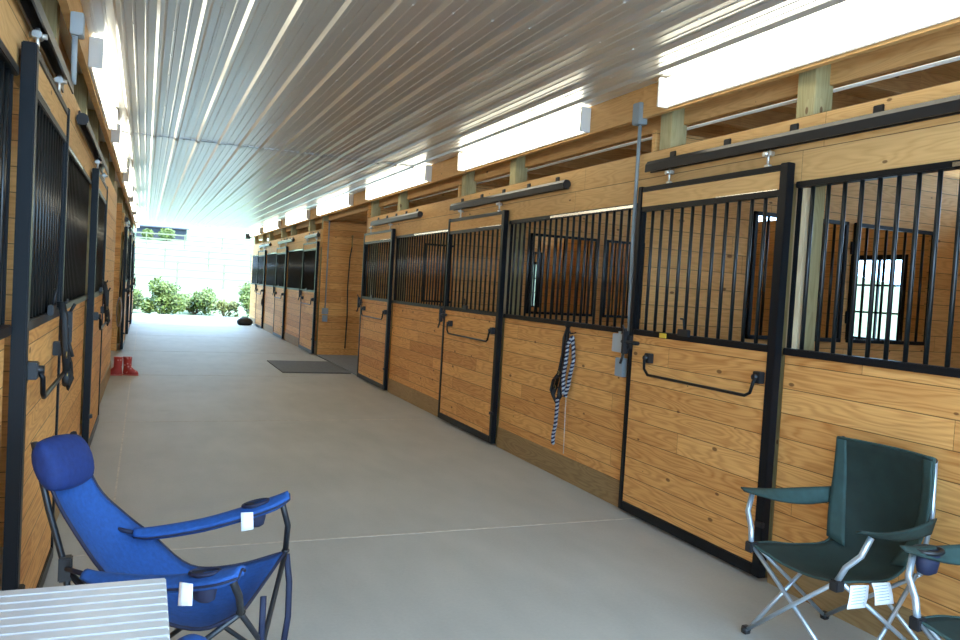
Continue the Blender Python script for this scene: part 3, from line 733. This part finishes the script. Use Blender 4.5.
# its carry bag, standing rolled under the seat
t2 = thing('carry_bag', 'rounded end of a blue rolled carry bag beside the table edge', 'bag', (.165, 2.40, 0))
MB().loft([[(math.cos(a)*r, math.sin(a)*r, z) for a in [2*PI*i/16 for i in range(16)]] for z, r in ((0, .03), (.01, .05), (.2, .052), (.40, .055), (.435, .045), (.45, .02))]).build('sleeve', 'blue', t2)
MB().tube([(math.cos(a)*.05, math.sin(a)*.05, .42) for a in [2*PI*i/16 for i in range(16)]], .004, 6, closed=True).build('drawcord', 'navy', t2)

# ------------------------------------------------------------ green camp chairs, facing the aisle
def green_chair(loc, rz, label, cup, tags):
    t = thing('camp_chair', label, 'camping chair', loc, rz, None)
    z0 = .435
    c = MB()
    # back and seat in one sling; local x = width, y = front
    B = lambda x, y, z: (x, y, z)
    rows = [[B(-.25, -.232, .912), B(-.08, -.242, .915), B(.08, -.242, .912), B(.25, -.232, .907)],
            [B(-.25, -.232, .74), B(-.08, -.275, .74), B(.08, -.275, .74), B(.25, -.232, .74)],
            [B(-.235, -.215, .58), B(-.08, -.27, .56), B(.08, -.27, .56), B(.235, -.215, .58)],
            [B(-.20, -.17, .44), B(-.07, -.20, .40), B(.07, -.20, .40), B(.20, -.17, .44)],
            [B(-.235, -.02, .415), B(-.08, -.02, .36), B(.08, -.02, .36), B(.235, -.02, .415)],
            [B(-.25, .13, .43), B(-.08, .13, .38), B(.08, .13, .38), B(.25, .13, .43)],
            [B(-.24, .25, z0), B(-.08, .235, .405), B(.08, .235, .405), B(.24, .25, z0)]]
    e = c.patch(rows, 5, .006); s_ = c.build('sling', 'green', t)
    mb = MB(); [mb.tube(k, .006, 6) for k in e]; mb.build('piping', 'greenlight', s_)
    for s in (-1, 1):   # paler side panels folding from back to seat
        mb = MB(); mb.patch([[B(s*.248, -.224, .90), B(s*.20, -.230, .90)], [B(s*.252, -.222, .74), B(s*.195, -.245, .74)], [B(s*.248, -.204, .58), B(s*.175, -.232, .575)], [B(s*.208, -.162, .455), B(s*.12, -.182, .43)]], 4, .005); mb.build('side_panel', 'greenlight', t)
    tb = lambda p, nm_='leg_rod', r=.0095, m='tube': MB().tube(p, r, 8).build(nm_, m, t)
    ff = lambda s: Vector((s*.29, .20, .015)); rf = lambda s: Vector((s*.32, -.31, .015)); fs = lambda s: Vector((s*.24, .25, z0)); rs = lambda s: Vector((s*.225, -.21, .42))
    for s in (-1, 1):
        tb([ff(s), (ff(s)+fs(-s))/2+Vector((0, .008*s, 0)), fs(-s)])
        tb([rf(s), (rf(s)+rs(-s))/2+Vector((0, -.02+.008*s, 0)), rs(-s)+Vector((0, -.03, 0))])
        tb([ff(s)+Vector((0, -.01, 0)), rs(s)]); tb([rf(s), fs(s)+Vector((0, -.02, 0))])
        tb([fs(s), Vector((s*.265, .235, .50)), Vector((s*.315, .215, .56)), Vector((s*.328, .185, .635))], 'arm_post', .0125)
        tb([rs(s)+Vector((0, -.02, 0)), Vector((s*.238, -.262, .68)), Vector((s*.236, -.256, .90))], 'back_pole', .0105, 'blacktube' if s > 0 else 'tube')
        for p in (ff(s), rf(s)): MB().sphere(p+Vector((0, 0, .003)), (.022, .022, .018), 12, 8).rbox(p.x-.016, p.y-.016, .0, p.x+.016, p.y+.016, .035).build('foot', 'plastic', t)
        MB().rbox(fs(s).x-.02, fs(s).y-.025, z0-.035, fs(s).x+.02, fs(s).y+.02, z0+.01).build('corner_joint', 'plastic', t)
        MB().sphere(rs(s)+Vector((s*.01, -.04, .48)), .014, 10, 6).build('pole_cap', 'plastic', t)
        mb = MB(); e2 = mb.patch([[Vector((s*.265, -.25, .665)), Vector((s*.255, -.24, .60))], [Vector((s*.31, -.09, .655)), Vector((s*.275, -.09, .59))], [Vector((s*.335, .05, .65)), Vector((s*.285, .05, .605))], [Vector((s*.345, .17, .655)), Vector((s*.29, .17, .635))], [Vector((s*.335, .245, .665)), Vector((s*.31, .245, .655))]], 4, .008)
        ar = mb.build('armrest', 'greenlight', t)
        mb = MB(); [mb.tube(k, .004, 6) for k in e2]; mb.build('piping', 'green', ar)
        if cup == s:
            rg = [(s*.325+math.sin(g)*.04, .11+math.cos(g)*.055, .645) for g in [2*PI*i/20 for i in range(20)]]
            MB().tube(rg, .009, 6, closed=True).build('cup_ring', 'plastic', ar)
            rr = [[(s*.325+math.sin(g)*.036*k, .11+math.cos(g)*.05*k, zz) for g in [2*PI*i/16 for i in range(16)]] for zz, k in ((.645, 1), (.60, .95), (.565, .8), (.555, .4))]
            MB().loft(rr).build('cup_pouch', 'navy', ar)
    if tags:
        for k, (ya, dx) in enumerate(((.20, 0), (.085, .004))):
            mb = MB(); mb.patch([[(-.262, ya, .425), (-.262, ya-.10, .418)], [(-.272, ya+.012-.02*k, .385), (-.27, ya-.09-.02*k, .375)], [(-.28, ya+.03-.035*k, .34), (-.276, ya-.07-.045*k, .335)]], 3, .002)
            g = mb.build('care_tag', 'paper', t); g['label'] = 'white printed care tag'
            ln = MB()
            for q in range(6):
                z = .41-q*.011; off = (.425-z)*.33
                ln.box(-.2655-(.425-z)*.19, ya-.014+off-.03*k*(q/6), z, -.2645-(.425-z)*.19, ya-.085+off-.03*k*(q/6), z+.0025)
            ln.build('print', 'pvc', g)
    return t
green_chair((2.80, 2.535, 0), PI/2, 'dark green camp chair with white tags against the right wall boards', 0, True)
green_chair((2.79, 1.69, 0), PI/2, 'dark green camp chair with cup holder cut off by the picture corner', 1, False)

# ------------------------------------------------------------ outdoors
def hz(y):      # height of the hillside beyond the barn
    if y < 33: return -.15
    return -.15+(y-33)*.075+max(0, y-60)*.05
vs = []; fs = []; ny = 46; nx = 24
for j in range(ny+1):
    y = YE+1.5+(j/ny)**1.6*170
    for i in range(nx+1):
        x = (i/nx-.5)*(60+j*6)+5; vs.append((x, y, hz(y)+(.15*math.sin(x*.21+y*.1) if y > 36 else 0)))
for j in range(ny):
    for i in range(nx): a = j*(nx+1)+i; fs.append((a, a+1, a+nx+2, a+nx+1))
struct('ground', MB().add(vs, fs, True), 'grass')
struct('ground', MB().box(-60, -60, -.5, 60, YE+1.5, -.13), 'gravel')
struct('path', MB().box(-8, YE+1.55, -.3, 14, 30.6, -.04), 'gravel')
def bush(x, y, r, h, label, n=2200, mat='foliage'):
    z0 = hz(y); t = thing('bush', label, 'bush', (x, y, z0), 0, 'bushes beyond the far opening')
    R_ = random.Random(int(x*100+y*7)); mb = MB()
    lobes = [(R_.uniform(-r, r)*.65, R_.uniform(-r, r)*.5, R_.uniform(.25, .75)*h, R_.uniform(.3, .5)*r) for _ in range(9)]
    for _ in range(n):
        l = R_.choice(lobes); d = Vector((R_.gauss(0, 1), R_.gauss(0, 1), R_.gauss(0, 1))).normalized()*(l[3]*R_.uniform(.5, 1.15))
        p = Vector((l[0], l[1], l[2]))+Vector((d.x, d.y, d.z*h/r/1.6)); p.z = max(p.z, .03)
        u = Vector((R_.gauss(0, 1), R_.gauss(0, 1), R_.gauss(0, 1))).normalized(); v = u.orthogonal().normalized(); s = R_.uniform(.045, .09)
        mb.add([p-u*s, p+v*s*.45, p+u*s, p-v*s*.45], [(0, 1, 2, 3)])
    mb.build('foliage', mat, t)
    st = MB()
    for l in lobes: st.tube([(0, 0, 0), (l[0]*.5, l[1]*.5, l[2]*.5), (l[0], l[1], l[2])], [.02, .014, .006], 5)
    st.build('stem', 'bark', t)
bush(-.55, 32.9, .7, 1.0, 'low leafy bush at the left edge of the far opening')
bush(.65, 31.7, .8, 1.45, 'tallest leafy bush outside the far opening', 3200)
bush(1.85, 33.2, .85, 1.3, 'rounded leafy bush just right of the tallest one', 2400)
bush(2.85, 31.9, .55, .8, 'small thin olive bush among pale weeds', 700, 'foliage2')
bush(3.95, 32.0, .7, 1.5, 'leafy bush at the right edge of the far opening', 2200)
def fence(y, x0, x1, h, step, mat, label):
    t = thing('rail_fence', label, 'fence', (x0, y, hz(y)))
    x = 0
    while x <= x1-x0:
        MB().rbox(x-.05, -.05, -.2, x+.05, .05, h, .01).build('fence_post', mat, t); x += step
    r_ = MB()
    for z in (.35, .75, 1.15):
        if z < h: r_.box(0, -.07, z*h/1.3, x1-x0, -.05, z*h/1.3+.10)
    r_.build('rails', mat, t)
fence(46, -8, 14, 1.3, 2.4, 'fence', 'pale three-rail fence on the slope nearest the barn')
fence(58, -10, 18, 1.35, 2.8, 'fencegrey', 'grey rail fence halfway up the slope')
fence(72, -12, 24, 1.3, 3.0, 'fencegrey', 'grey rail fence at the foot of the dark shed')
# shed on the hill
t = thing('shed', 'dark slate-grey shed on the hill at the top left of the far opening', 'building', (1.35, 80, hz(80)-1.2))
bz = .25
f = MB(); f.box(-2.2, 0, -2, 2.1, 4, 2.2+bz)
for k in range(18): f.box(-2.18+k*.25, -.03, -2, -2.14+k*.25, 0, 2.2+bz)
f.build('wall', 'shed', t)
MB().add([(-2.4, -.3, 2.15+bz), (2.3, -.3, 2.15+bz), (2.3, 4.3, 3.2), (-2.4, 4.3, 3.2), (-2.4, -.3, 2.05+bz), (2.3, -.3, 2.05+bz), (2.3, 4.3, 3.1), (-2.4, 4.3, 3.1)], [(0,1,2,3), (7,6,5,4), (0,4,5,1), (1,5,6,2), (2,6,7,3), (3,7,4,0)]).build('roof', 'shedroof', t)
def farbush(x, y, r, h, label):
    t = thing('tree', label, 'tree', (x, y, hz(y)), 0, 'small trees in front of the shed')
    R_ = random.Random(int(x*31+y)); mb = MB()
    for _ in range(500):
        d = Vector((R_.gauss(0, 1), R_.gauss(0, 1), R_.gauss(0, 1))).normalized()*R_.uniform(.6, 1.05); p = Vector((d.x*r, d.y*r, h*.6+d.z*h*.42))
        u = Vector((R_.gauss(0, 1), R_.gauss(0, 1), R_.gauss(0, 1))).normalized(); v = u.orthogonal().normalized(); s = R_.uniform(.08, .16)
        mb.add([p-u*s, p+v*s*.5, p+u*s, p-v*s*.5], [(0, 1, 2, 3)])
    mb.build('crown', 'foliage', t); MB().tube([(0, 0, -.1), (0, 0, h*.6)], .05, 6).build('trunk', 'bark', t)
farbush(.1, 78.6, .5, 1.0, 'small green tree at the left of the dark shed')
farbush(1.7, 78.4, .75, 1.2, 'round green tree against the middle of the dark shed')

# ------------------------------------------------------------ light from outdoors
w = bpy.data.worlds.new('World'); SC.world = w; w.use_nodes = True; nt = w.node_tree
bg = nt.nodes['Background']; bg.inputs['Color'].default_value = (.43, .70, 1.0, 1); bg.inputs['Strength'].default_value = 12
sun = bpy.data.lights.new('sun', 'SUN'); sun.energy = 14; sun.angle = math.radians(.6); sun.color = (1, .96, .9)
so = bpy.data.objects.new('sun', sun); C.objects.link(so)
d = Vector((-.5, .6, -1.25)).normalized(); so.rotation_euler = d.to_track_quat('-Z', 'Y').to_euler()

# ------------------------------------------------------------ camera
yaw, pitch, roll = .3988, -.0379, .0583
cy, sy = math.cos(yaw), math.sin(yaw)
F = Vector((sy*math.cos(pitch), cy*math.cos(pitch), math.sin(pitch))); R0 = Vector((cy, -sy, 0)); U0 = R0.cross(F)
R1 = R0*math.cos(roll)+U0*math.sin(roll); U1 = U0*math.cos(roll)-R0*math.sin(roll)
cam = bpy.data.cameras.new('camera'); cam.sensor_width = 36; cam.lens = 800/960*36; cam.clip_start = .02; cam.clip_end = 500
co = bpy.data.objects.new('camera', cam); C.objects.link(co)
mt = Matrix((R1, U1, -F)).transposed().to_4x4(); mt.translation = Vector((0, 0, 1.5)); co.matrix_world = mt
SC.camera = co
vs_ = SC.view_settings; vs_.view_transform = 'Standard'; vs_.look = 'None'; vs_.gamma = 1; vs_.use_curve_mapping = False; vs_.exposure = 0.0
